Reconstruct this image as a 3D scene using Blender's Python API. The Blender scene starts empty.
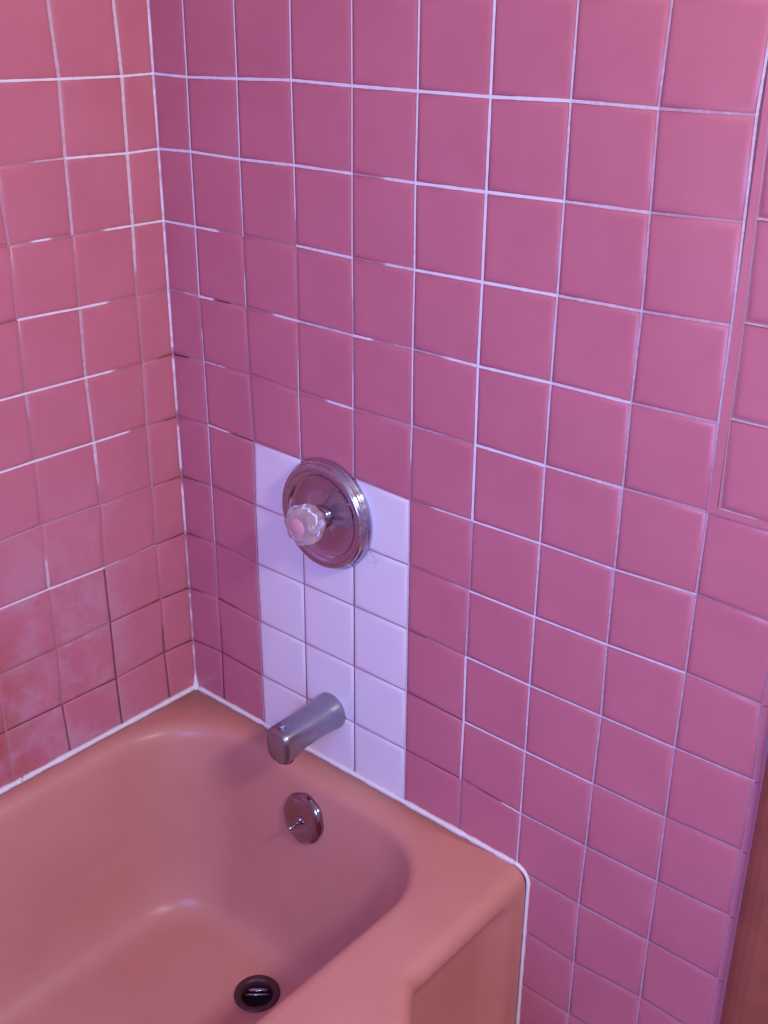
import bpy, bmesh, math, random
from mathutils import Vector, Matrix

S = bpy.context.scene
COL = S.collection
random.seed(7)
PI = math.pi

# ---------------------------------------------------------------- camera
cam_d = bpy.data.cameras.new('camera')
cam = bpy.data.objects.new('camera', cam_d)
COL.objects.link(cam)
R = ((0.7566016, 0.6538254, 0.0081497),
     (-0.2742791, 0.3060303, 0.9116559),
     (0.5935697, -0.6919956, 0.4108737))
m = Matrix.Identity(4)
for i in range(3):
    for j in range(3):
        m[i][j] = R[j][i]
m[0][3], m[1][3], m[2][3] = 1.46165, -1.1607, 1.59135
cam.matrix_world = m
cam_d.sensor_fit = 'VERTICAL'
cam_d.sensor_height = 24.0
cam_d.sensor_width = 18.0
cam_d.lens = 1136.065 * 24.0 / 1024.0
cam_d.clip_start = 0.01
S.camera = cam

# ---------------------------------------------------------------- light and exposure
S.view_settings.view_transform = 'Standard'
S.view_settings.look = 'None'
S.view_settings.gamma = 1.0
S.view_settings.use_curve_mapping = False
S.view_settings.exposure = 0.0

world = bpy.data.worlds.new('world')
S.world = world
world.use_nodes = True
bgn = world.node_tree.nodes['Background']
bgn.inputs[0].default_value = (0.45, 0.38, 0.9, 1)
bgn.inputs[1].default_value = 1.0


def area(name, loc, target, sx, sy, power, color, spread=PI):
    d = bpy.data.lights.new(name, 'AREA')
    d.shape = 'RECTANGLE'
    d.size, d.size_y = sx, sy
    d.energy = power
    d.color = color
    d.spread = spread
    o = bpy.data.objects.new(name, d)
    COL.objects.link(o)
    o.location = loc
    o.rotation_euler = (Vector(target) - Vector(loc)).to_track_quat('-Z', 'Y').to_euler()
    return o


# cool daylight through the window behind the camera, warm bulb above the vanity
area('window_daylight', (1.05, -1.66, 1.14), (0.74, 0.0, 0.62), 0.66, 0.66, 20.5, (0.18, 0.325, 1.0))
area('vanity_lamp', (2.08, -0.58, 2.10), (0.2, -0.40, 0.7), 0.40, 0.2, 20.0, (1.0, 0.95, 0.80))


# ---------------------------------------------------------------- helpers
def tag(o, label=None, cat=None, group=None, kind=None):
    if label: o['label'] = label
    if cat: o['category'] = cat
    if group: o['group'] = group
    if kind: o['kind'] = kind
    return o


def link_bm(name, bm, mats, parent=None, smooth=True, recalc=True):
    if recalc:
        bmesh.ops.recalc_face_normals(bm, faces=bm.faces)
    me = bpy.data.meshes.new(name)
    bm.to_mesh(me)
    bm.free()
    for mm in (mats if isinstance(mats, (list, tuple)) else [mats]):
        me.materials.append(mm)
    if smooth:
        for p in me.polygons:
            p.use_smooth = True
    o = bpy.data.objects.new(name, me)
    COL.objects.link(o)
    if parent is not None:
        o.parent = parent
    return o


def empty(name, loc):
    o = bpy.data.objects.new(name, None)
    o.empty_display_size = 0.05
    COL.objects.link(o)
    o.location = loc
    return o


def box(bm, x0, y0, z0, x1, y1, z1, mi=0):
    vs = [bm.verts.new(p) for p in ((x0, y0, z0), (x1, y0, z0), (x1, y1, z0), (x0, y1, z0),
                                    (x0, y0, z1), (x1, y0, z1), (x1, y1, z1), (x0, y1, z1))]
    for f in ((0, 3, 2, 1), (4, 5, 6, 7), (0, 1, 5, 4), (1, 2, 6, 5), (2, 3, 7, 6), (3, 0, 4, 7)):
        bm.faces.new([vs[i] for i in f]).material_index = mi


def loft(bm, rings, cap0=False, cap1=False, closed=True):
    rows = [[bm.verts.new(p) for p in r] for r in rings]
    n = len(rows[0])
    for a, b in zip(rows, rows[1:]):
        for i in range(n if closed else n - 1):
            j = (i + 1) % n
            bm.faces.new((a[i], a[j], b[j], b[i]))
    if cap0: bm.faces.new(rows[0])
    if cap1: bm.faces.new(list(reversed(rows[-1])))
    return rows


def lathe(bm, prof, frame, n=48, cap0=False, cap1=False, wob=None):
    """prof: (radius, height along the frame's Z)."""
    rings = []
    for r, h in prof:
        ring = []
        for i in range(n):
            a = 2 * PI * i / n
            rr = r * (wob(a, h) if wob else 1.0)
            ring.append(frame @ Vector((rr * math.cos(a), rr * math.sin(a), h)))
        rings.append(ring)
    return loft(bm, rings, cap0, cap1)


def frame_at(loc, zdir, updir=(0, 0, 1)):
    z = Vector(zdir).normalized()
    x = Vector(updir).cross(z).normalized()
    y = z.cross(x)
    f = Matrix.Identity(4)
    for i in range(3):
        f[i][0], f[i][1], f[i][2], f[i][3] = x[i], y[i], z[i], loc[i]
    return f


# ---------------------------------------------------------------- materials
def mat(name, color=(0.8, 0.8, 0.8), rough=0.4, metal=0.0, spec=0.5, trans=0.0, ior=1.45, coat=0.0):
    mm = bpy.data.materials.new(name)
    mm.use_nodes = True
    b = mm.node_tree.nodes['Principled BSDF']
    b.inputs['Base Color'].default_value = (*color, 1)
    b.inputs['Roughness'].default_value = rough
    b.inputs['Metallic'].default_value = metal
    b.inputs['Specular IOR Level'].default_value = spec
    b.inputs['Transmission Weight'].default_value = trans
    b.inputs['IOR'].default_value = ior
    b.inputs['Coat Weight'].default_value = coat
    return mm


def N(mm, typ, **kw):
    n = mm.node_tree.nodes.new(typ)
    for k, v in kw.items():
        setattr(n, k, v)
    return n


def L(mm, a, b):
    mm.node_tree.links.new(a, b)


def bsdf(mm):
    return mm.node_tree.nodes['Principled BSDF']


def noise(mm, scale, detail=4.0, rough=0.6, vec=None):
    n = N(mm, 'ShaderNodeTexNoise')
    n.inputs['Scale'].default_value = scale
    n.inputs['Detail'].default_value = detail
    n.inputs['Roughness'].default_value = rough
    if vec is None:
        g = N(mm, 'ShaderNodeNewGeometry')
        vec = g.outputs['Position']
    L(mm, vec, n.inputs['Vector'])
    return n.outputs['Fac']


def ramp(mm, fac, stops):
    r = N(mm, 'ShaderNodeValToRGB')
    e = r.color_ramp.elements
    while len(e) > 1:
        e.remove(e[-1])
    e[0].position = stops[0][0]
    c = stops[0][1]
    e[0].color = (*c, 1) if len(c) == 3 else c
    for p, c in stops[1:]:
        x = e.new(p)
        x.color = (*c, 1) if len(c) == 3 else c
    L(mm, fac, r.inputs[0])
    return r.outputs[0]


def mix(mm, fac, a, b, blend='MIX'):
    n = N(mm, 'ShaderNodeMix', data_type='RGBA', blend_type=blend)
    for sock, v in ((n.inputs[0], fac), (n.inputs[6], a), (n.inputs[7], b)):
        if hasattr(v, 'links'):
            L(mm, v, sock)
        elif isinstance(v, (int, float)):
            sock.default_value = v
        else:
            sock.default_value = (*v, 1)
    return n.outputs[2]


def math_n(mm, op, a, b=0.0, clamp=False):
    n = N(mm, 'ShaderNodeMath', operation=op, use_clamp=clamp)
    for sock, v in ((n.inputs[0], a), (n.inputs[1], b)):
        if hasattr(v, 'links'):
            L(mm, v, sock)
        else:
            sock.default_value = v
    return n.outputs[0]


def maprange(mm, v, a, b, c=0.0, d=1.0, smooth=True):
    n = N(mm, 'ShaderNodeMapRange')
    n.interpolation_type = 'SMOOTHSTEP' if smooth else 'LINEAR'
    L(mm, v, n.inputs[0])
    n.inputs[1].default_value, n.inputs[2].default_value = a, b
    n.inputs[3].default_value, n.inputs[4].default_value = c, d
    return n.outputs[0]


def bump(mm, h, strength=0.2, dist=0.002):
    b = N(mm, 'ShaderNodeBump')
    b.inputs['Strength'].default_value = strength
    b.inputs['Distance'].default_value = dist
    L(mm, h, b.inputs['Height'])
    L(mm, b.outputs[0], bsdf(mm).inputs['Normal'])


PINK = (0.61, 0.195, 0.250)
PINK2 = (0.565, 0.170, 0.225)


def tile_material(name, scum):
    mm = mat(name, PINK, 0.28, spec=0.5)
    col = ramp(mm, noise(mm, 9.0, 3.0), [(0.3, PINK2), (0.7, PINK)])
    rough = 0.30
    if scum:
        g = N(mm, 'ShaderNodeNewGeometry')
        sp = N(mm, 'ShaderNodeSeparateXYZ')
        L(mm, g.outputs['Position'], sp.inputs[0])
        low = maprange(mm, sp.outputs[2], 0.95, 0.60, 0.0, 1.0)
        side = maprange(mm, sp.outputs[1], -0.06, -0.24, 0.0, 1.0)
        reg = math_n(mm, 'MULTIPLY', low, side)
        n1 = maprange(mm, noise(mm, 11.0, 6.0, 0.65), 0.42, 0.62)
        fac = math_n(mm, 'MULTIPLY', math_n(mm, 'MULTIPLY', reg, n1), 0.42)
        col = mix(mm, fac, col, (0.62, 0.42, 0.50))
        # rusty orange stain further along the wall
        st = maprange(mm, sp.outputs[1], -0.30, -0.42, 0.0, 1.0)
        lo2 = maprange(mm, sp.outputs[2], 0.74, 0.60, 0.0, 1.0)
        n2 = maprange(mm, noise(mm, 14.0, 4.0), 0.34, 0.56)
        f2 = math_n(mm, 'MULTIPLY', math_n(mm, 'MULTIPLY', st, lo2), n2)
        f2 = math_n(mm, 'MULTIPLY', f2, 0.7)
        col = mix(mm, f2, col, (0.46, 0.095, 0.06))
    L(mm, col, bsdf(mm).inputs['Base Color'])
    bsdf(mm).inputs['Roughness'].default_value = rough
    bump(mm, noise(mm, 22.0, 2.0), 0.25, 0.0012)
    return mm


M_tile = tile_material('pink_glazed_tile', False)
M_tile_scum = tile_material('pink_glazed_tile_soap_scum', True)
M_tile_white = mat('white_glazed_tile', (0.86, 0.80, 0.86), 0.26)


def blot(mm, centre, radius, scale, lo, hi):
    """ragged patch of dirt around a point of the surface."""
    g = N(mm, 'ShaderNodeNewGeometry')
    d = N(mm, 'ShaderNodeVectorMath', operation='DISTANCE')
    L(mm, g.outputs['Position'], d.inputs[0])
    d.inputs[1].default_value = centre
    near = maprange(mm, d.outputs['Value'], radius, radius * .25)
    return math_n(mm, 'MULTIPLY', near, maprange(mm, noise(mm, scale, 4.0), lo, hi))


_r = blot(M_tile_white, (0.446, 0, 0.824), .026, 60.0, .40, .62)
_q = maprange(M_tile_white, noise(M_tile_white, 6.0, 4.0), .50, .75)
_cw = mix(M_tile_white, math_n(M_tile_white, 'MULTIPLY', _q, .25), (0.86, 0.80, 0.86), (0.80, 0.60, 0.72))
L(M_tile_white, mix(M_tile_white, math_n(M_tile_white, 'MULTIPLY', _r, .5), _cw, (0.62, 0.36, 0.32)), bsdf(M_tile_white).inputs['Base Color'])
bump(M_tile_white, noise(M_tile_white, 22.0, 2.0), 0.25, 0.0012)


def grout_material():
    mm = mat('grout', (0.5, 0.4, 0.4), 0.8, spec=0.2)
    a = N(mm, 'ShaderNodeAttribute', attribute_name='tone')
    f = math_n(mm, 'ADD', a.outputs['Fac'], math_n(mm, 'MULTIPLY', math_n(mm, 'SUBTRACT', noise(mm, 160.0, 3.0), 0.5), 0.22))
    col = ramp(mm, f, [(0.0, (0.14, 0.05, 0.055)), (0.25, (0.27, 0.10, 0.11)), (0.5, (0.50, 0.20, 0.24)),
                       (0.75, (0.58, 0.34, 0.42)), (0.97, (0.88, 0.80, 0.86))])
    L(mm, col, bsdf(mm).inputs['Base Color'])
    return mm


M_grout = grout_material()
M_tub = mat('pink_enamel', (0.62, 0.27, 0.235), 0.34, spec=0.45)
_c = ramp(M_tub, noise(M_tub, 5.0, 5.0), [(0.3, (0.585, 0.235, 0.19)), (0.7, (0.645, 0.28, 0.235))])
_y = blot(M_tub, (0.79, -0.26, 0.31), .085, 22.0, .38, .62)
L(M_tub, mix(M_tub, math_n(M_tub, 'MULTIPLY', _y, .55), _c, (0.46, 0.26, 0.13)), bsdf(M_tub).inputs['Base Color'])
M_caulk = mat('white_caulk', (0.86, 0.78, 0.80), 0.55)
_n = maprange(M_caulk, noise(M_caulk, 70.0, 3.0), 0.68, 0.74)
L(M_caulk, mix(M_caulk, _n, (0.88, 0.80, 0.82), (0.25, 0.12, 0.12)), bsdf(M_caulk).inputs['Base Color'])


def chrome(name, color, rough, spots):
    mm = mat(name, color, rough, metal=1.0)
    f = maprange(mm, noise(mm, 60.0, 5.0), 0.50, 0.68)
    L(mm, math_n(mm, 'ADD', math_n(mm, 'MULTIPLY', f, spots), rough), bsdf(mm).inputs['Roughness'])
    L(mm, mix(mm, math_n(mm, 'MULTIPLY', f, 0.25), color, (0.40, 0.30, 0.30)), bsdf(mm).inputs['Base Color'])
    return mm


M_chrome = chrome('worn_chrome', (0.50, 0.50, 0.66), 0.13, 0.22)
M_chrome_dull = chrome('limescaled_chrome', (0.38, 0.39, 0.46), 0.30, 0.25)
M_chrome_dark = chrome('dark_chrome', (0.36, 0.29, 0.36), 0.09, 0.12)
M_acrylic = mat('clear_acrylic', (0.95, 0.82, 0.84), 0.12, trans=0.75, ior=1.45)
M_cap = mat('faded_red_cap', (0.72, 0.36, 0.40), 0.3)
M_drain = mat('tarnished_drain_metal', (0.10, 0.035, 0.045), 0.4, metal=0.3)
M_black = mat('drain_interior', (0.012, 0.006, 0.008), 0.6)
M_wood = mat('red_brown_painted_wood', (0.23, 0.060, 0.040), 0.55, spec=0.3)
_w = ramp(M_wood, noise(M_wood, 18.0, 4.0), [(0.3, (0.30, 0.085, 0.055)), (0.7, (0.38, 0.115, 0.070))])
L(M_wood, _w, bsdf(M_wood).inputs['Base Color'])
M_paint = mat('pale_painted_plaster', (0.66, 0.58, 0.62), 0.7)
M_ceil = mat('white_ceiling_paint', (0.8, 0.78, 0.78), 0.8)
M_floor = mat('small_pink_floor_tile', (0.42, 0.20, 0.20), 0.4)
_b = N(M_floor, 'ShaderNodeTexBrick')
_b.offset = 0.0
_b.inputs['Scale'].default_value = 1.0
_b.inputs['Brick Width'].default_value = 0.05
_b.inputs['Row Height'].default_value = 0.05
_b.inputs['Mortar Size'].default_value = 0.002
_b.inputs['Color1'].default_value = (0.42, 0.17, 0.18, 1)
_b.inputs['Color2'].default_value = (0.36, 0.15, 0.16, 1)
_b.inputs['Mortar'].default_value = (0.5, 0.42, 0.42, 1)
_g = N(M_floor, 'ShaderNodeNewGeometry')
L(M_floor, _g.outputs['Position'], _b.inputs['Vector'])
L(M_floor, _b.outputs[0], bsdf(M_floor).inputs['Base Color'])

# ---------------------------------------------------------------- tiled walls
P = 0.11
# joint crossings of the hand-set tiles: column -> row -> (distance from corner, height)
BACK_NODES = {
    1: {0: (0.0786, 1.4860), 1: (0.0772, 1.3809), 2: (0.0778, 1.2694), 3: (0.0773, 1.1608), 4: (0.0792, 1.0544), 5: (0.0804, 0.9455), 6: (0.0800, 0.8353), 7: (0.0801, 0.7268), 8: (0.0792, 0.6178), 9: (0.0812, 0.5064)},
    2: {0: (0.1866, 1.4885), 1: (0.1856, 1.3793), 2: (0.1857, 1.2690), 3: (0.1853, 1.1615), 4: (0.1863, 1.0541), 5: (0.1906, 0.9433)},
    3: {0: (0.2952, 1.4916), 1: (0.2966, 1.3807), 2: (0.2969, 1.2701), 3: (0.2966, 1.1599), 4: (0.2947, 1.0504)},
    4: {0: (0.4063, 1.4897), 1: (0.4058, 1.3797), 2: (0.4054, 1.2677), 3: (0.4064, 1.1586), 4: (0.4060, 1.0490)},
    5: {0: (0.5162, 1.4889), 1: (0.5153, 1.3785), 2: (0.5164, 1.2676), 3: (0.5158, 1.1600), 4: (0.5171, 1.0496), 5: (0.5151, 0.9359)},
    6: {0: (0.6271, 1.4882), 1: (0.6270, 1.3789), 2: (0.6269, 1.2685), 3: (0.6260, 1.1585), 4: (0.6272, 1.0497), 5: (0.6277, 0.9378), 6: (0.6275, 0.8286), 7: (0.6268, 0.7199), 8: (0.6280, 0.6074), 9: (0.6266, 0.5008)},
    7: {0: (0.7376, 1.4900), 1: (0.7383, 1.3799), 2: (0.7383, 1.2695), 3: (0.7379, 1.1600), 4: (0.7378, 1.0493), 5: (0.7386, 0.9393), 6: (0.7386, 0.8284), 7: (0.7383, 0.7183), 8: (0.7387, 0.6066), 9: (0.7386, 0.4953)},
    8: {0: (0.8468, 1.4883), 1: (0.8495, 1.3799), 2: (0.8518, 1.2700), 3: (0.8501, 1.1595), 4: (0.8506, 1.0502), 5: (0.8507, 0.9390), 6: (0.8507, 0.8294), 7: (0.8530, 0.7191), 8: (0.8510, 0.6067), 9: (0.8502, 0.4961), 10: (0.8480, 0.3881), 11: (0.8496, 0.2753)},
    9: {0: (0.9570, 1.4886), 1: (0.9589, 1.3829), 2: (0.9610, 1.2729), 3: (0.9610, 1.1611), 4: (0.9628, 1.0521), 5: (0.9619, 0.9432), 6: (0.9620, 0.8328), 7: (0.9612, 0.7198), 8: (0.9615, 0.6078), 9: (0.9621, 0.4993), 10: (0.9609, 0.3915), 11: (0.9610, 0.2838)},
    10: {6: (1.0628, 0.8300), 7: (1.0689, 0.7221), 8: (1.0692, 0.6134), 9: (1.0679, 0.5051), 10: (1.0671, 0.3933)},
}
LEFT_NODES = {
    1: {0: (0.0598, 1.4859), 1: (0.0614, 1.3772), 2: (0.0623, 1.2697), 3: (0.0650, 1.1597), 4: (0.0634, 1.0497), 5: (0.0659, 0.9421), 6: (0.0657, 0.8319), 7: (0.0681, 0.7223), 8: (0.0661, 0.6141), 9: (0.0683, 0.5047)},
    2: {0: (0.1683, 1.4863), 1: (0.1712, 1.3793), 2: (0.1726, 1.2698), 3: (0.1730, 1.1606), 4: (0.1754, 1.0507), 5: (0.1725, 0.9421), 6: (0.1719, 0.8323), 7: (0.1779, 0.7196), 8: (0.1766, 0.6130), 9: (0.1764, 0.5006)},
    3: {2: (0.2790, 1.2701), 3: (0.2807, 1.1629), 4: (0.2821, 1.0512), 5: (0.2823, 0.9425), 6: (0.2833, 0.8343), 7: (0.2849, 0.7220), 8: (0.2842, 0.6109), 9: (0.2881, 0.5024)},
    4: {9: (0.3946, 0.5044)},
}
ROW_Z = {0: 1.4876, 1: 1.3788, 2: 1.2695, 3: 1.1603, 4: 1.0509, 5: 0.9407, 6: 0.8310, 7: 0.7221,
         8: 0.6110, 9: 0.5015, 10: 0.391, 11: 0.280}
BACK_X = {0: 0.0, 1: 0.0791, 2: 0.1867, 3: 0.296, 4: 0.406, 5: 0.516, 6: 0.6271, 7: 0.7383, 8: 0.8502,
          9: 0.9609, 10: 1.0672}
LEFT_Y = {0: 0.0, 1: 0.0646, 2: 0.1736, 3: 0.2831, 4: 0.3946}


def row_z(j):
    if j in ROW_Z: return ROW_Z[j]
    if j < 0: return ROW_Z[0] - P * j
    return ROW_Z[11] - P * (j - 11)


def back_node(k, j):
    n = BACK_NODES.get(k, {}).get(j)
    return n if n else (BACK_X.get(k, 0), row_z(j))


def left_node(k, j):
    n = LEFT_NODES.get(k, {}).get(j)
    y = LEFT_Y.get(k, 0.3946 + P * (k - 4))
    return n if n else (y, row_z(j))


TOP = -7          # first tile row (above the photo's frame)
BOT = 14
PROFILE = ((0.0, -0.0004), (0.0006, 0.0003), (0.0025, 0.0012), (0.0045, 0.0018), (0.0065, 0.0021), (0.0090, 0.0022), (0.013, 0.0022))


def add_tile(bm, quad, to3, mi, gap=0.0010, base=0.0):
    """quad: four (u, v) corners in order; a cushion-edged tile."""
    cx = sum(p[0] for p in quad) / 4
    cy = sum(p[1] for p in quad) / 4
    tu, tv = random.gauss(0, 0.0016), random.gauss(0, 0.0016)
    rings = []
    for inset, h in PROFILE:
        d = gap + inset
        ring = []
        for (u, v) in quad:
            su = 1 if u < cx else -1
            sv = 1 if v < cy else -1
            uu, vv = u + su * d, v + sv * d
            ring.append(bm.verts.new(to3(uu, vv, base + h + (uu - cx) * tu + (vv - cy) * tv)))
        rings.append(ring)
    for a, b in zip(rings, rings[1:]):
        for i in range(4):
            f = bm.faces.new((a[i], a[(i + 1) % 4], b[(i + 1) % 4], b[i]))
            f.material_index = mi
    f = bm.faces.new(rings[-1])
    f.material_index = mi


def add_joint(bm, layer, a, b, tones, to3, base=0.0, wide=0.0018, n=14, gmi=1, lift=0.0):
    """a strip of grout from a to b whose tone runs through the list: -1 dark, 0 dull, 1 fresh white."""
    du, dv = b[0] - a[0], b[1] - a[1]
    ln = math.hypot(du, dv)
    if ln < 1e-6: return
    nu, nv = -dv / ln, du / ln
    prev = None
    nt = len(tones)
    jit = 0.0
    for i in range(n + 1):
        t = i / n
        s = min(max(t * nt - 0.5, 0), nt - 1)
        i0 = int(s)
        i1 = min(i0 + 1, nt - 1)
        fr = s - i0
        fr = min(max((fr - 0.5) * 4 + 0.5, 0), 1)
        tone = tones[i0] * (1 - fr) + tones[i1] * fr
        w = wide * (0.62 + 0.42 * max(tone, 0) + 0.15 * abs(min(tone, 0))) * random.uniform(0.86, 1.14)
        h = base + lift + 0.0004 + 0.0011 * max(tone, 0)
        u, v = a[0] + du * t, a[1] + dv * t
        vs = (bm.verts.new(to3(u + nu * w, v + nv * w, h)), bm.verts.new(to3(u - nu * w, v - nv * w, h)))
        val = min(max(0.5 + 0.5 * tone, 0), 1)
        for q in vs:
            q[layer] = val
        if prev:
            f = bm.faces.new((prev[0], prev[1], vs[1], vs[0]))
            f.material_index = gmi
        prev = vs


# grout state, read off the joints: rows run from the corner outwards, columns run downwards
BACK_ROWS = {
    0: [[1], [1], [1], [1], [1], [1], [1], [.75], [.5], [.5]],
    1: [[1], [1], [.9], [.9], [.3, .9], [1], [1], [.7], [.4], [.3]],
    2: [[1], [1, .2], [.1], [.9], [.1, .8], [1], [1], [.7], [.55], [.3]],
    3: [[.3, .6], [1, -.8, 0], [.0, .9], [.7], [.95, .2, .5], [.5, .9], [.95], [.8], [.5], [.3]],
    4: [[-1, .2], [.6, 0], [.1], [.1, .9], [.2, .4], [.5, .2], [.95], [.75], [.45], [.3]],
    5: [[0, .1], [.95, -.8], [.3], [.3], [.3], [.0, .8, .8], [.95], [.8], [.75], [.1]],
    6: [[-.7, -.3], [-.3, -.5], [.1], [.1], [.1, -.2], [.0, .0, .6], [.95], [.9], [.85], [.45]],
    7: [[-.6, -.2], [-.1, .3, 0], [.1], [-.1], [.1], [-.5, .3, .1], [1], [.8], [.75], [.6]],
    8: [[-.6, .2], [-.9, -.2], [0], [0.1], [0], [-.6, -.8], [1], [.85], [.6], [.35]],
    9: [[-.7], [-.7, -.9], [0], [0.1], [0], [-.3, -.7], [0, -.6, .95], [.65], [.6], [.5]],
    10: [[0], [0], [0], [0], [0], [-.3, -.2], [-.7, .8], [.5], [.6], [.45]],
    11: [[0]] * 5 + [[0], [.2], [.3], [.45], [.4]],
    12: [[0]] * 5 + [[0], [.2], [.45], [.35], [.2]],
}
BACK_COLS = {
    0: {None: [.8]},
    1: {0: [1], 1: [1], 2: [1], 3: [.3, .7], 4: [.7], 5: [.8], 6: [.75], 7: [.5], 8: [.1, -.6], 9: [-.95], -1: [1]},
    2: {-1: [1], 0: [1], 1: [1, 1, .8], 2: [.1, .8], 3: [.1, .3], 4: [.35], None: [.6]},
    3: {-1: [1], 0: [1], 1: [1, .9, .3], 2: [.3], 3: [.2, .8], 4: [.8], 5: [-.2], 6: [-.2], 7: [-.3], 8: [-.4], 9: [-.4], None: [.9]},
    4: {-1: [1], 0: [.9], 1: [.9], 2: [.9, .6], 3: [.6, .9], 4: [.7], 5: [-.3], 6: [-.7], 7: [-.5], 8: [-.7], 9: [-.6], None: [.9]},
    5: {-1: [1], 0: [1], 1: [1], 2: [.9], 3: [.9], 4: [.8, .3], None: [.75]},
    6: {5: [.5, .3], 6: [.5, .6], 7: [1], 8: [.95, .8], 9: [.35, .2], 10: [.8, -.8], None: [1]},
    7: {None: [.75]}, 8: {None: [.55]}, 9: {-3: [.75], -2: [.75], -1: [.75], 0: [.7], 1: [.7], 2: [.7], 3: [.65], None: [.5]}, 10: {None: [.5]},
}
LEFT_ROWS = {
    0: [[1], [1], [.95], [.9]],
    1: [[.9], [.95], [.6, .1], [0]],
    2: [[.9], [.95, 0], [.05, .95, .1], [0]],
    3: [[.05], [.1, .95], [.95, .9], [-.4]],
    4: [[-.6, 0], [-.1, .95], [.9], [.9]],
    5: [[-.7, -.2], [0, .95, .95], [.95], [.95]],
    6: [[-.6, -.3], [.15], [.4], [.4]],
    7: [[-.8, -.5], [.4, .1, .6], [.95], [.9]],
    8: [[-.9], [-.85, -.6], [.1, -.2], [-.3]],
    9: [[-1], [-.7, -.3], [-1, -.8], [-.9]],
    10: [[-.4]] * 4,
}
LEFT_COLS = {
    1: {-1: [.75], 0: [.75], 1: [.75], 2: [.7, .7, .15], 3: [.2], 4: [.3], 5: [.25], 6: [.05], 7: [0], 8: [-.1, -.6], 9: [-.6], None: [.7]},
    2: {-1: [.6], 0: [.6], 1: [.6], 2: [.05, .1], 3: [.55], 4: [.6], 5: [.7, .6, .1], 6: [-.1], 7: [-.6], 8: [-.7], 9: [-.8], None: [.6]},
    3: {2: [.05], 3: [.0], 4: [.5, 0, 0], 5: [0], 6: [.1, .65], 7: [0], 8: [-.1], 9: [-.5], None: [.3]},
}


def col_tone(table, k, j):
    d = table.get(k, {None: [0.0]})
    if j in d: return d[j]
    return d.get(None, [0.4])


# ---- the wall with the fittings (plane y = 0, facing -y)
XE = 1.0790
JN = 4            # the panelled end column stops at this joint row


def back3(u, v, h):
    return (u, -h, v)


bm = bmesh.new()
lay = bm.verts.layers.float.new('tone')


def rect(bm, pts, mi, tone=0.5):
    vs = [bm.verts.new(p) for p in pts]
    for q in vs: q[lay] = tone
    bm.faces.new(vs).material_index = mi


X9 = 0.9609
zt, zb, zn = row_z(TOP), 0.0, row_z(JN) + 0.0012
rect(bm, [(0, 0, zb), (XE, 0, zb), (XE, 0, zt), (0, 0, zt)], 1)
# plain band framing the end column of sunk panel tiles
BX, BZ = 0.0135, 0.0095
rect(bm, [(X9 + .0015, -0.0020, zn), (XE, -0.0020, zn), (XE, -0.0016, zn + BZ), (X9 + BX - .001, -0.0016, zn + BZ),
          (X9 + BX - .001, -0.0016, zt), (X9 + .0015, -0.0020, zt)], 0)
# tile thickness on the exposed edge
rect(bm, [(XE, 0, zb), (XE, -0.0006, zb), (XE, -0.0006, zn), (XE, 0, zn)], 0)
for j in range(TOP, BOT):
    for k in range(0, 10):
        if j < JN and k == 9:
            xa = back_node(9, j)[0] + BX
            xb = back_node(9, j + 1)[0] + BX
            a = (xa, row_z(j) + BZ); b = (XE, row_z(j) + BZ)
            c = (XE, row_z(j + 1) + BZ); d = (xb, row_z(j + 1) + BZ)
            add_tile(bm, [a, b, c, d], back3, 0, base=-.0006)
            add_joint(bm, lay, d, c, [.6, .4], back3, base=.0006, wide=.0013)
            add_joint(bm, lay, a, d, [.4], back3, base=.0010, wide=.0010)
            continue
        q = [back_node(k, j), back_node(k + 1, j), back_node(k + 1, j + 1), back_node(k, j + 1)]
        if min(p[1] for p in q) < 0:
            q = [(p[0], max(p[1], 0.0)) for p in q]
            if q[0][1] - q[2][1] < 0.02: continue
        if k == 0:
            q[0] = (0.0012, q[0][1]); q[3] = (0.0012, q[3][1])
        white = 2 <= k <= 4 and j >= 5
        add_tile(bm, q, back3, 2 if white else 0)
# narrow bullnose strip at the free edge
for j in range(JN, BOT):
    q = [back_node(10, j), (XE + .001, row_z(j)), (XE + .001, row_z(j + 1)), back_node(10, j + 1)]
    q = [(p[0], max(p[1], 0.0)) for p in q]
    if q[0][1] - q[2][1] < 0.03: continue
    rg = []
    for uu, hh in ((0.0004, .0019), (.0030, .0017), (.0055, .0010), (.0080, -.0004), (.0096, -.0024), (.0100, -.004)):
        rg.append([bm.verts.new(back3(q[0][0] + uu, q[0][1] - .001, hh)), bm.verts.new(back3(q[3][0] + uu, q[3][1] + .001, hh))])
    for a, b in zip(rg, rg[1:]):
        bm.faces.new((a[0], b[0], b[1], a[1])).material_index = 0
for j in range(TOP + 1, BOT):
    if row_z(j) < 0.02: continue
    for k in range(0, 10):
        if j < JN and k == 9: continue
        tn = BACK_ROWS.get(j, [[.9]] * 10)[k] if j <= 12 else [.3]
        a, b = back_node(k, j), back_node(k + 1, j)
        if k == 0: a = (0.001, a[1])
        inwhite = 2 <= k <= 4 and j > 5
        add_joint(bm, lay, a, b, [t * .6 - .02 for t in tn] if inwhite else tn, back3,
                  wide=.0011 if inwhite else (.0019 if j <= 4 else .0015), gmi=3 if inwhite else 1)
for k in range(1, 11):
    for j in range(TOP, BOT):
        if row_z(j + 1) < 0: continue
        if k == 10 and j < JN: continue
        a, b = back_node(k, j), back_node(k, j + 1)
        wide = {1: .0016, 2: .0013, 3: .0013, 4: .0011, 5: .0014, 6: .0019, 7: .0015}.get(k, .0017)
        inwhite = 3 <= k <= 4 and j >= 5
        add_joint(bm, lay, a, b, col_tone(BACK_COLS, k, j), back3, lift=.00006, wide=.0009 if inwhite else wide,
                  gmi=3 if inwhite else 1)
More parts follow.
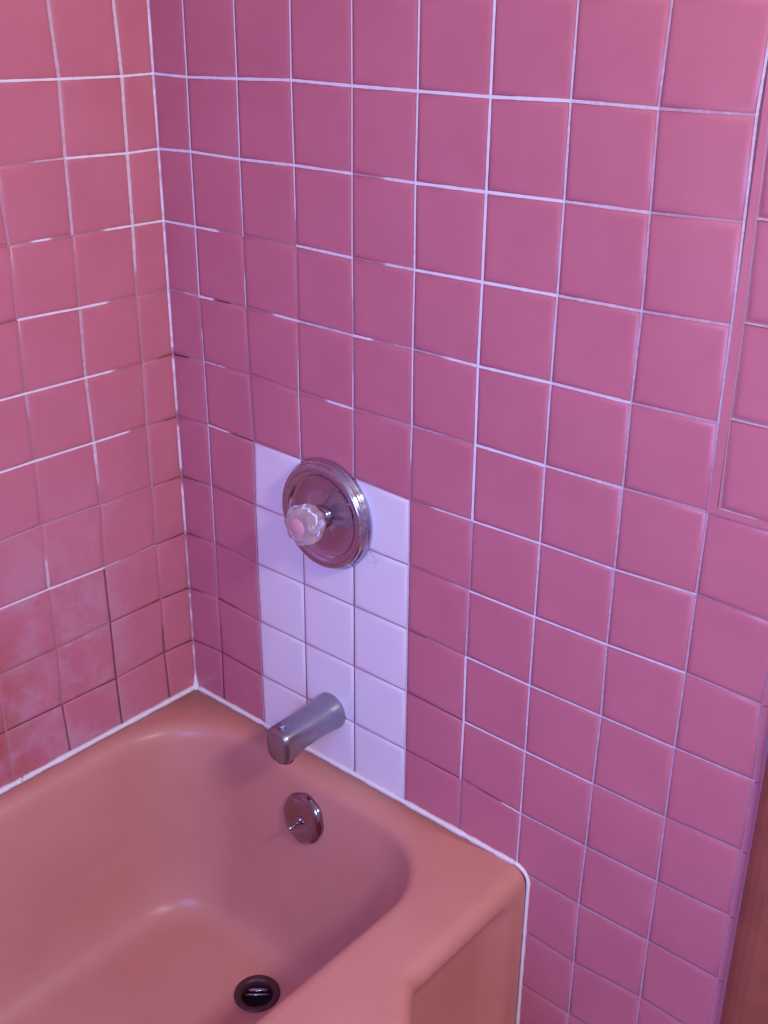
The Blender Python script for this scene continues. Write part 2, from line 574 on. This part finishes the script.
# grout fillet in the corner
prev = None
zz = 0.405
while zz < row_z(TOP):
    w = random.uniform(.0021, .0028)
    vs = [bm.verts.new((0.0003, -w - .001, zz)), bm.verts.new((w * .6, -w * .6, zz)), bm.verts.new((w + .001, -.0003, zz))]
    tone = .92 + random.uniform(-.1, .06)
    if zz < .75:
        tone = .80 + random.uniform(-.15, .1)
    for zj in (.5015, .611, .722, .831, .94, 1.05):
        if abs(zz - zj) < .007: tone = .4
    for q in vs: q[lay] = tone
    if prev:
        for i in range(2):
            bm.faces.new((prev[i], prev[i + 1], vs[i + 1], vs[i])).material_index = 1
    prev = vs
    zz += .012
M_grout_white = mat('grout_between_white_tiles', (0.5, 0.4, 0.4), 0.8, spec=0.2)
_a = N(M_grout_white, 'ShaderNodeAttribute', attribute_name='tone')
_c = ramp(M_grout_white, _a.outputs['Fac'], [(0.0, (0.10, 0.06, 0.08)), (0.3, (0.34, 0.20, 0.28)), (0.5, (0.66, 0.46, 0.52)), (1.0, (0.8, 0.7, 0.75))])
L(M_grout_white, _c, bsdf(M_grout_white).inputs['Base Color'])
wall_back = link_bm('wall_back', bm, [M_tile, M_grout, M_tile_white, M_grout_white], recalc=False)
tag(wall_back, 'pink square-tiled wall with a patch of white tiles, holding the shower valve', kind='structure')

# ---- the long wall on the left (plane x = 0, facing +x)
YL = 1.70


def left3(u, v, h):
    return (h, -u, v)


bm = bmesh.new()
lay = bm.verts.layers.float.new('tone')
rect(bm, [(0, 0, 0), (0, 0, row_z(TOP)), (0, -YL, row_z(TOP)), (0, -YL, 0)], 1, .45)
for j in range(TOP, 11):
    for k in range(0, 16):
        q = [left_node(k, j), left_node(k + 1, j), left_node(k + 1, j + 1), left_node(k, j + 1)]
        q = [(min(p[0], YL), p[1]) for p in q]
        if q[1][0] - q[0][0] < .02: continue
        if k == 0:
            q[0] = (0.0012, q[0][1]); q[3] = (0.0012, q[3][1])
        add_tile(bm, q, left3, 0)
for j in range(TOP + 1, 11):
    for k in range(0, 16):
        tn = LEFT_ROWS[j][min(k, 3)] if j in LEFT_ROWS else [.9]
        a, b = left_node(k, j), left_node(k + 1, j)
        if b[0] > YL: continue
        if k == 0: a = (0.001, a[1])
        add_joint(bm, lay, a, b, tn, left3, wide=.0017)
for k in range(1, 16):
    for j in range(TOP, 11):
        a, b = left_node(k, j), left_node(k, j + 1)
        add_joint(bm, lay, a, b, col_tone(LEFT_COLS, k, j), left3, lift=.00006, wide=.0030)
wall_left = link_bm('wall_left', bm, [M_tile_scum, M_grout], recalc=False)
tag(wall_left, 'pink square-tiled wall along the side of the bathtub with worn grout', kind='structure')

# ---------------------------------------------------------------- rest of the room shell
H = 2.44
XR = 2.30


def shell(name, pts, m_, label):
    bm = bmesh.new()
    vs = [bm.verts.new(p) for p in pts]
    bm.faces.new(vs)
    o = link_bm(name, bm, m_, recalc=False, smooth=False)
    return tag(o, label, kind='structure')


shell('floor', [(0, 0.05, 0), (0, -YL, 0), (XR, -YL, 0), (XR, 0.05, 0)], M_floor, 'small pink tiled bathroom floor')
shell('ceiling', [(0, 0.05, H), (XR, 0.05, H), (XR, -YL, H), (0, -YL, H)], M_ceil, 'white bathroom ceiling')
shell('wall_right', [(XR, 0.05, 0), (XR, -YL, 0), (XR, -YL, H), (XR, 0.05, H)], M_paint, 'painted bathroom wall opposite the bathtub')
bm = bmesh.new()
box(bm, XE, 0.0, 0, XR, 0.06, H)
box(bm, 0, 0.0, row_z(TOP), XE, 0.06, H)
tag(link_bm('wall_upper', bm, M_paint, smooth=False), 'painted wall around the tiled area', kind='structure')
bm = bmesh.new()
box(bm, -.02, 0.0, row_z(TOP), 0.0, -YL, H)
tag(link_bm('wall_side', bm, M_paint, smooth=False), 'painted wall above the tiles', kind='structure')
# front wall, behind the camera, with the window opening
WX0, WX1, WZ0, WZ1 = 0.66, 1.44, 0.76, 1.52
bm = bmesh.new()
box(bm, 0, -YL - .10, 0, WX0, -YL, H)
box(bm, WX1, -YL - .10, 0, XR, -YL, H)
box(bm, WX0, -YL - .10, 0, WX1, -YL, WZ0)
box(bm, WX0, -YL - .10, WZ1, WX1, -YL, H)
tag(link_bm('wall_front', bm, M_paint, smooth=False), 'painted wall behind the viewer with a window', kind='structure')
bm = bmesh.new()
for (a, b, c, d) in ((WX0, WZ0, WX1, WZ0 + .04), (WX0, WZ1 - .04, WX1, WZ1), (WX0, WZ0, WX0 + .04, WZ1), (WX1 - .04, WZ0, WX1, WZ1)):
    box(bm, a, -YL - .08, b, c, -YL - .04, d)
tag(link_bm('window_1', bm, M_ceil, smooth=False), 'window in the wall behind the viewer', kind='structure')

# stained casing beside the free edge of the tiles
bm = bmesh.new()
prof = [(XE + .0012, .0005), (XE + .0012, -.004), (XE + .005, -.009), (XE + .012, -.014), (XE + .022, -.0175),
        (XE + .034, -.0195), (XE + .085, -.020), (XE + .100, -.020), (XE + .104, -.016), (XE + .104, .0005)]
loft(bm, [[(x, y, 0) for x, y in prof], [(x, y, 2.08) for x, y in prof]], True, True)
tag(link_bm('trim_1', bm, M_wood, smooth=False), 'red-brown painted door casing beside the tiled wall', kind='structure')

# ---------------------------------------------------------------- bathtub
TW, TL, TH = 0.760, 1.695, 0.400
NS, NL, NC = 26, 70, 14


def rrect(x0, x1, y0, y1, z, r):
    """rounded rectangle; r = radii at (x1,y1), (x0,y1), (x0,y0), (x1,y0)."""
    pts = []

    def arc(cx, cy, rad, a0):
        for i in range(NC):
            a = a0 + (PI / 2) * i / (NC - 1)
            pts.append([cx + rad * math.cos(a), cy + rad * math.sin(a), z])

    def seg(p, q, n):
        for i in range(1, n):
            t = i / n
            pts.append([p[0] + (q[0] - p[0]) * t, p[1] + (q[1] - p[1]) * t, z])

    r1, r2, r3, r4 = r
    arc(x1 - r1, y1 - r1, r1, 0)
    seg((x1 - r1, y1), (x0 + r2, y1), NS)
    arc(x0 + r2, y1 - r2, r2, PI / 2)
    seg((x0, y1 - r2), (x0, y0 + r3), NL)
    arc(x0 + r3, y0 + r3, r3, PI)
    seg((x0 + r3, y0), (x1 - r4, y0), NS)
    arc(x1 - r4, y0 + r4, r4, 1.5 * PI)
    seg((x1, y0 + r4), (x1, y1 - r1), NL)
    return pts


def sstep(t):
    t = min(max(t, 0), 1)
    return t * t * (3 - 2 * t)


def bow(y):
    """front of the rim swells outwards past the narrow ends."""
    d = min(-y - 0.280, (TL + y) - 0.280)
    if d <= 0: return 0.0
    return 0.12 * (1 - math.exp(-d * 9.0))


def outer(z, inset, panel, r):
    pts = rrect(0.002, TW - inset, -TL + 0.002, -0.0025, z, (r, .004, .004, r))
    for p in pts:
        if p[0] > TW - inset - .02 and -TL + .02 < p[1] < -.02:
            p[0] += bow(p[1])
            if panel:
                d = min(-p[1] - .058, (TL + p[1]) - .058)
                p[0] -= panel * sstep(d / .020)
    return [tuple(p) for p in pts]


rings = []
rings.append(outer(0.0, 0.000, 0.0, .004))
rings.append(outer(0.035, 0.000, 0.0, .004))
rings.append(outer(0.060, 0.000, 0.018, .004))
rings.append(outer(0.200, 0.000, 0.020, .004))
rings.append(outer(0.325, 0.000, 0.020, .004))
rings.append(outer(0.350, 0.000, 0.014, .004))
rings.append(outer(0.362, 0.000, 0.003, .004))
rings.append(outer(0.374, 0.000, 0.000, .006))
rings.append(outer(0.386, 0.003, 0.0, .008))
rings.append(outer(0.395, 0.009, 0.0, .010))
rings.append(outer(0.3990, 0.018, 0.0, .012))
rings.append(outer(0.4000, 0.030, 0.0, .014))
x0, x1, y0, y1 = 0.036, 0.654, -1.600, -0.056


def inner(dx0, dx1, dy0, dy1, z, ra, rb):
    return [tuple(p) for p in rrect(x0 + dx0, x1 - dx1, y0 + dy0, y1 - dy1, z, (ra, rb, rb, ra))]


rings.append(inner(-.014, -.016, -.016, -.014, .4000, .150, .165))
rings.append(inner(-.006, -.006, -.006, -.006, .3985, .144, .160))
rings.append(inner(.002, .002, .002, .002, .3940, .138, .155))
rings.append(inner(.008, .007, .010, .007, .3850, .134, .150))
rings.append(inner(.012, .010, .018, .010, .3720, .132, .147))
rings.append(inner(.018, .014, .060, .020, .330, .128, .142))
rings.append(inner(.028, .022, .130, .036, .240, .122, .135))
rings.append(inner(.038, .030, .200, .052, .150, .115, .128))
rings.append(inner(.044, .036, .240, .062, .100, .110, .122))
rings.append(inner(.052, .044, .265, .071, .070, .105, .116))
rings.append(inner(.066, .058, .290, .082, .051, .092, .102))
rings.append(inner(.085, .078, .320, .095, .0435, .080, .092))
last = inner(.110, .105, .350, .108, .0420, .070, .082)
rings.append(last)
DX, DY = 0.3705, -0.2105
DR = 0.036
for t in (.25, .5, .75, .9, 1.0):
    ring = []
    for p in last:
        a = math.atan2(p[1] - DY, p[0] - DX)
        cx_, cy_ = DX + DR * math.cos(a), DY + DR * math.sin(a)
        ring.append((p[0] + (cx_ - p[0]) * t, p[1] + (cy_ - p[1]) * t, .042 - .0015 * t))
    rings.append(ring)
for rr_, z in ((DR - .003, .038), (DR - .008, .034), (DR - .010, .012)):
    ring = []
    for p in last:
        a = math.atan2(p[1] - DY, p[0] - DX)
        ring.append((DX + rr_ * math.cos(a), DY + rr_ * math.sin(a), z))
    rings.append(ring)
bm = bmesh.new()
loft(bm, rings, False, True)
tub = link_bm('bathtub', bm, M_tub)
tag(tub, 'pink enamelled bathtub set into the tiled corner', 'bathtub')


# ---------------------------------------------------------------- caulk
def bead(bm, path, nrm_a, nrm_b, w0, amp):
    """triangular-ish bead along a path between two surfaces whose inward normals are nrm_a, nrm_b."""
    rows = []
    for i, p in enumerate(path):
        w = w0 * (1 + amp * math.sin(i * 1.7) * .5 + amp * random.uniform(-1, 1))
        na = nrm_a[i] if isinstance(nrm_a, list) else nrm_a
        nb = nrm_b[i] if isinstance(nrm_b, list) else nrm_b
        pv, a, b = Vector(p), Vector(na), Vector(nb)
        rows.append([pv + a * w, pv + (a + b) * w * .52, pv + b * w, pv - (a + b) * .0015])
    loft(bm, rows, False, False)


bm = bmesh.new()
UP = Vector((0, 0, 1))
# along the left wall, round the corner, along the fitting wall, then down the apron
path, na, nb = [], [], []
n = 110
for i in range(n + 1):
    y = -TL + .01 + (TL - .012) * i / n
    path.append((.0022, y, .4002)); na.append(UP); nb.append(Vector((1, 0, 0)))
bead(bm, path, na, nb, .0068, .14)
tag(link_bm('caulk_bead', bm, M_caulk), 'long white caulk bead between the bathtub rim and the left side wall', 'caulk')
bm = bmesh.new()
path, na, nb = [], [], []
for i in range(1, 60):
    x = .002 + (.735 - .002) * i / 59
    path.append((x, -.0022, .4002)); na.append(UP); nb.append(Vector((0, -1, 0)))
bead(bm, path, na, nb, .0060, .18)
path, na, nb = [], [], []
for i in range(10):
    a = PI / 2 * i / 9
    path.append((.735 + .0262 * math.sin(a), -.0018, .3752 + .0252 * math.cos(a)))
    na.append(Vector((math.sin(a), 0, math.cos(a)))); nb.append(Vector((0, -1, 0)))
for i in range(1, 30):
    path.append((.7612, -.0018, .3752 - .3752 * i / 29)); na.append(Vector((1, 0, 0))); nb.append(Vector((0, -1, 0)))
bead(bm, path, na, nb, .0042, .12)
# small peak where the two tiled walls meet
lathe(bm, [(.0095, 0), (.0060, .006), (.0035, .016), (.0014, .030)], Matrix.Translation((.0035, -.0035, .4000)), 12, False, True)
tag(link_bm('caulk_bead', bm, M_caulk), 'white caulk bead along the rim below the faucet wall and down the apron edge', 'caulk')

# ---------------------------------------------------------------- shower valve
VX, VZ = 0.3570, 0.8680
valve = tag(empty('shower_valve', (VX, 0, VZ)), 'round chrome shower valve with a clear acrylic knob on white tiles', 'shower valve')
F = frame_at((0, -.0012, 0), (0, -1, 0))
bm = bmesh.new()
lathe(bm, [(.0885, -.0005), (.0900, .003), (.0900, .007), (.0885, .0085), (.0880, .0125), (.0868, .0145), (.0855, .015),
           (.0850, .0185), (.0835, .0210), (.0805, .0225), (.0740, .0215), (.0665, .0190), (.0655, .0165), (.0640, .0158),
           (.0450, .0145), (.0250, .0150), (.0200, .0165), (.0, .0165)], F, 72)
link_bm('escutcheon', bm, M_chrome, valve)
bm = bmesh.new()
lathe(bm, [(.0190, .015), (.0190, .021), (.0165, .024), (.0125, .025), (.0115, .028), (.0115, .030), (.0095, .032), (0, .032)], F, 32)
link_bm('stem', bm, M_chrome_dark, valve)
bm = bmesh.new()


def flute(a, h):
    return 1.0 + .055 * math.cos(8 * a)


lathe(bm, [(.0, .027), (.0140, .027), (.0190, .029), (.0240, .035), (.0290, .044), (.0312, .053), (.0312, .063), (.0290, .069),
           (.0245, .072), (.0150, .0725), (.0, .0725)], F, 64, wob=flute)
knob = link_bm('handle_knob', bm, M_acrylic, valve)
tag(knob, 'clear fluted acrylic knob')
bm = bmesh.new()
lathe(bm, [(.0, .0670), (.0150, .0670), (.0155, .0732), (.0140, .0744), (.0, .0748)], F, 32)
tag(link_bm('index_cap', bm, M_cap, knob), 'faded red cap')

# ---------------------------------------------------------------- tub spout
SX, SZ = 0.3560, 0.5060
spout = tag(empty('tub_spout', (SX, 0, SZ)), 'dull chrome tub spout on the white tiles above the rim', 'tub spout')


def sring(y, hw, top, bot, e, z_off=0.0):
    pts = []
    for i in range(40):
        a = 2 * PI * i / 40
        c, s = math.cos(a), math.sin(a)
        x = hw * math.copysign(abs(c) ** (2 / e), c)
        z = (top if s >= 0 else bot) * math.copysign(abs(s) ** (2 / e), s)
        pts.append((x, y, z + z_off))
    return pts


bm = bmesh.new()
secs = [(-.0012, .0315, .0315, .0315, 2.0), (-.004, .0325, .0325, .0325, 2.0), (-.010, .0325, .0325, .0320, 2.0),
        (-.014, .0310, .0310, .0305, 2.05), (-.030, .0300, .0300, .0295, 2.1), (-.055, .0285, .0285, .0285, 2.3),
        (-.080, .0270, .0265, .0280, 2.5), (-.094, .0262, .0255, .0300, 2.7), (-.100, .0258, .0250, .0345, 2.9),
        (-.106, .0255, .0246, .0365, 3.0), (-.122, .0250, .0238, .0368, 3.1), (-.1285, .0240, .0225, .0355, 3.1),
        (-.1315, .0215, .0195, .0325, 3.0)]
loft(bm, [sring(*s) for s in secs], True, True)
link_bm('spout_body', bm, M_chrome_dull, spout)
bm = bmesh.new()
lathe(bm, [(.0050, 0), (.0056, .003), (.0060, .006), (.0050, .0078), (0, .0082)],
      Matrix.Translation((0, -.117, .0222)), 24, True)
link_bm('diverter_knob', bm, M_chrome_dull, spout)
bm = bmesh.new()
lathe(bm, [(.0145, 0), (.0145, .003), (.0120, .003), (.0115, -.001), (0, -.001)], Matrix.Translation((0, -.112, -.0395)), 24)
link_bm('outlet_ring', bm, M_drain, spout)

# ---------------------------------------------------------------- overflow plate
OX, OZ = 0.3600, 0.3280
oy = -.0785
nrm = Vector((0, -1, .20)).normalized()
plate = tag(empty('overflow_plate', (OX, oy, OZ)), 'round chrome overflow plate with a trip lever on the tub end wall', 'overflow plate')
F = frame_at((0, .003, 0), nrm)


def oct_(a, h):
    return 1.0 + .018 * math.cos(8 * a)


bm = bmesh.new()
lathe(bm, [(.0440, -.002), (.0445, .003), (.0435, .007), (.0380, .0105), (.0300, .0130), (.0180, .0145), (.0, .0150)], F, 64, wob=oct_)
link_bm('face_plate', bm, M_chrome_dark, plate)
bm = bmesh.new()
lathe(bm, [(.0080, .012), (.0078, .0165), (.0060, .0185), (0, .0190)], F, 24)
link_bm('lever_boss', bm, M_chrome_dark, plate)
bm = bmesh.new()
p0 = F @ Vector((0.0, -.004, .017))
p1 = F @ Vector((-.003, -.012, .032))
ax = (p1 - p0)
lathe(bm, [(.0026, 0), (.0026, ax.length * .7), (.0040, ax.length * .82), (.0040, ax.length), (0, ax.length + .002)],
      frame_at(p0, ax, (1, 0, 0)), 16, True)
tag(link_bm('trip_lever', bm, M_chrome, plate), 'bright trip lever')

# ---------------------------------------------------------------- drain
drain = tag(empty('tub_drain', (DX, DY, .0405)), 'dark round drain with a crossbar in the bathtub floor', 'drain')
bm = bmesh.new()
I4 = Matrix.Identity(4)
lathe(bm, [(.0395, .0002), (.0390, .0026), (.0355, .0036), (.0300, .0022), (.0270, -.002), (.0258, -.010), (.0258, -.024)], I4, 56)
link_bm('flange', bm, M_drain, drain)
bm = bmesh.new()
lathe(bm, [(.0256, -.0225), (.0, -.0225)], I4, 40)
link_bm('bowl', bm, M_black, drain)
for off, hl, w in ((-0.0015, .0215, .0020), (-.0125, .0170, .0040)):
    bm = bmesh.new()
    a = Vector((.7566, .6538 * 1.0, 0)).normalized()      # bars lie across the outlet
    a = Vector((.755, .656, 0))
    b = Vector((-a.y, a.x, 0))
    c0 = b * (-off)
    vs = []
    secs = []
    for t in (-hl, hl):
        ring = []
        for i in range(10):
            an = 2 * PI * i / 10
            q = a * t + c0 + b * (w * math.cos(an))
            ring.append((q.x, q.y, -.004 + .0018 * math.sin(an)))
        secs.append(ring)
    loft(bm, secs, True, True)
    link_bm('crossbar', bm, M_chrome, drain)
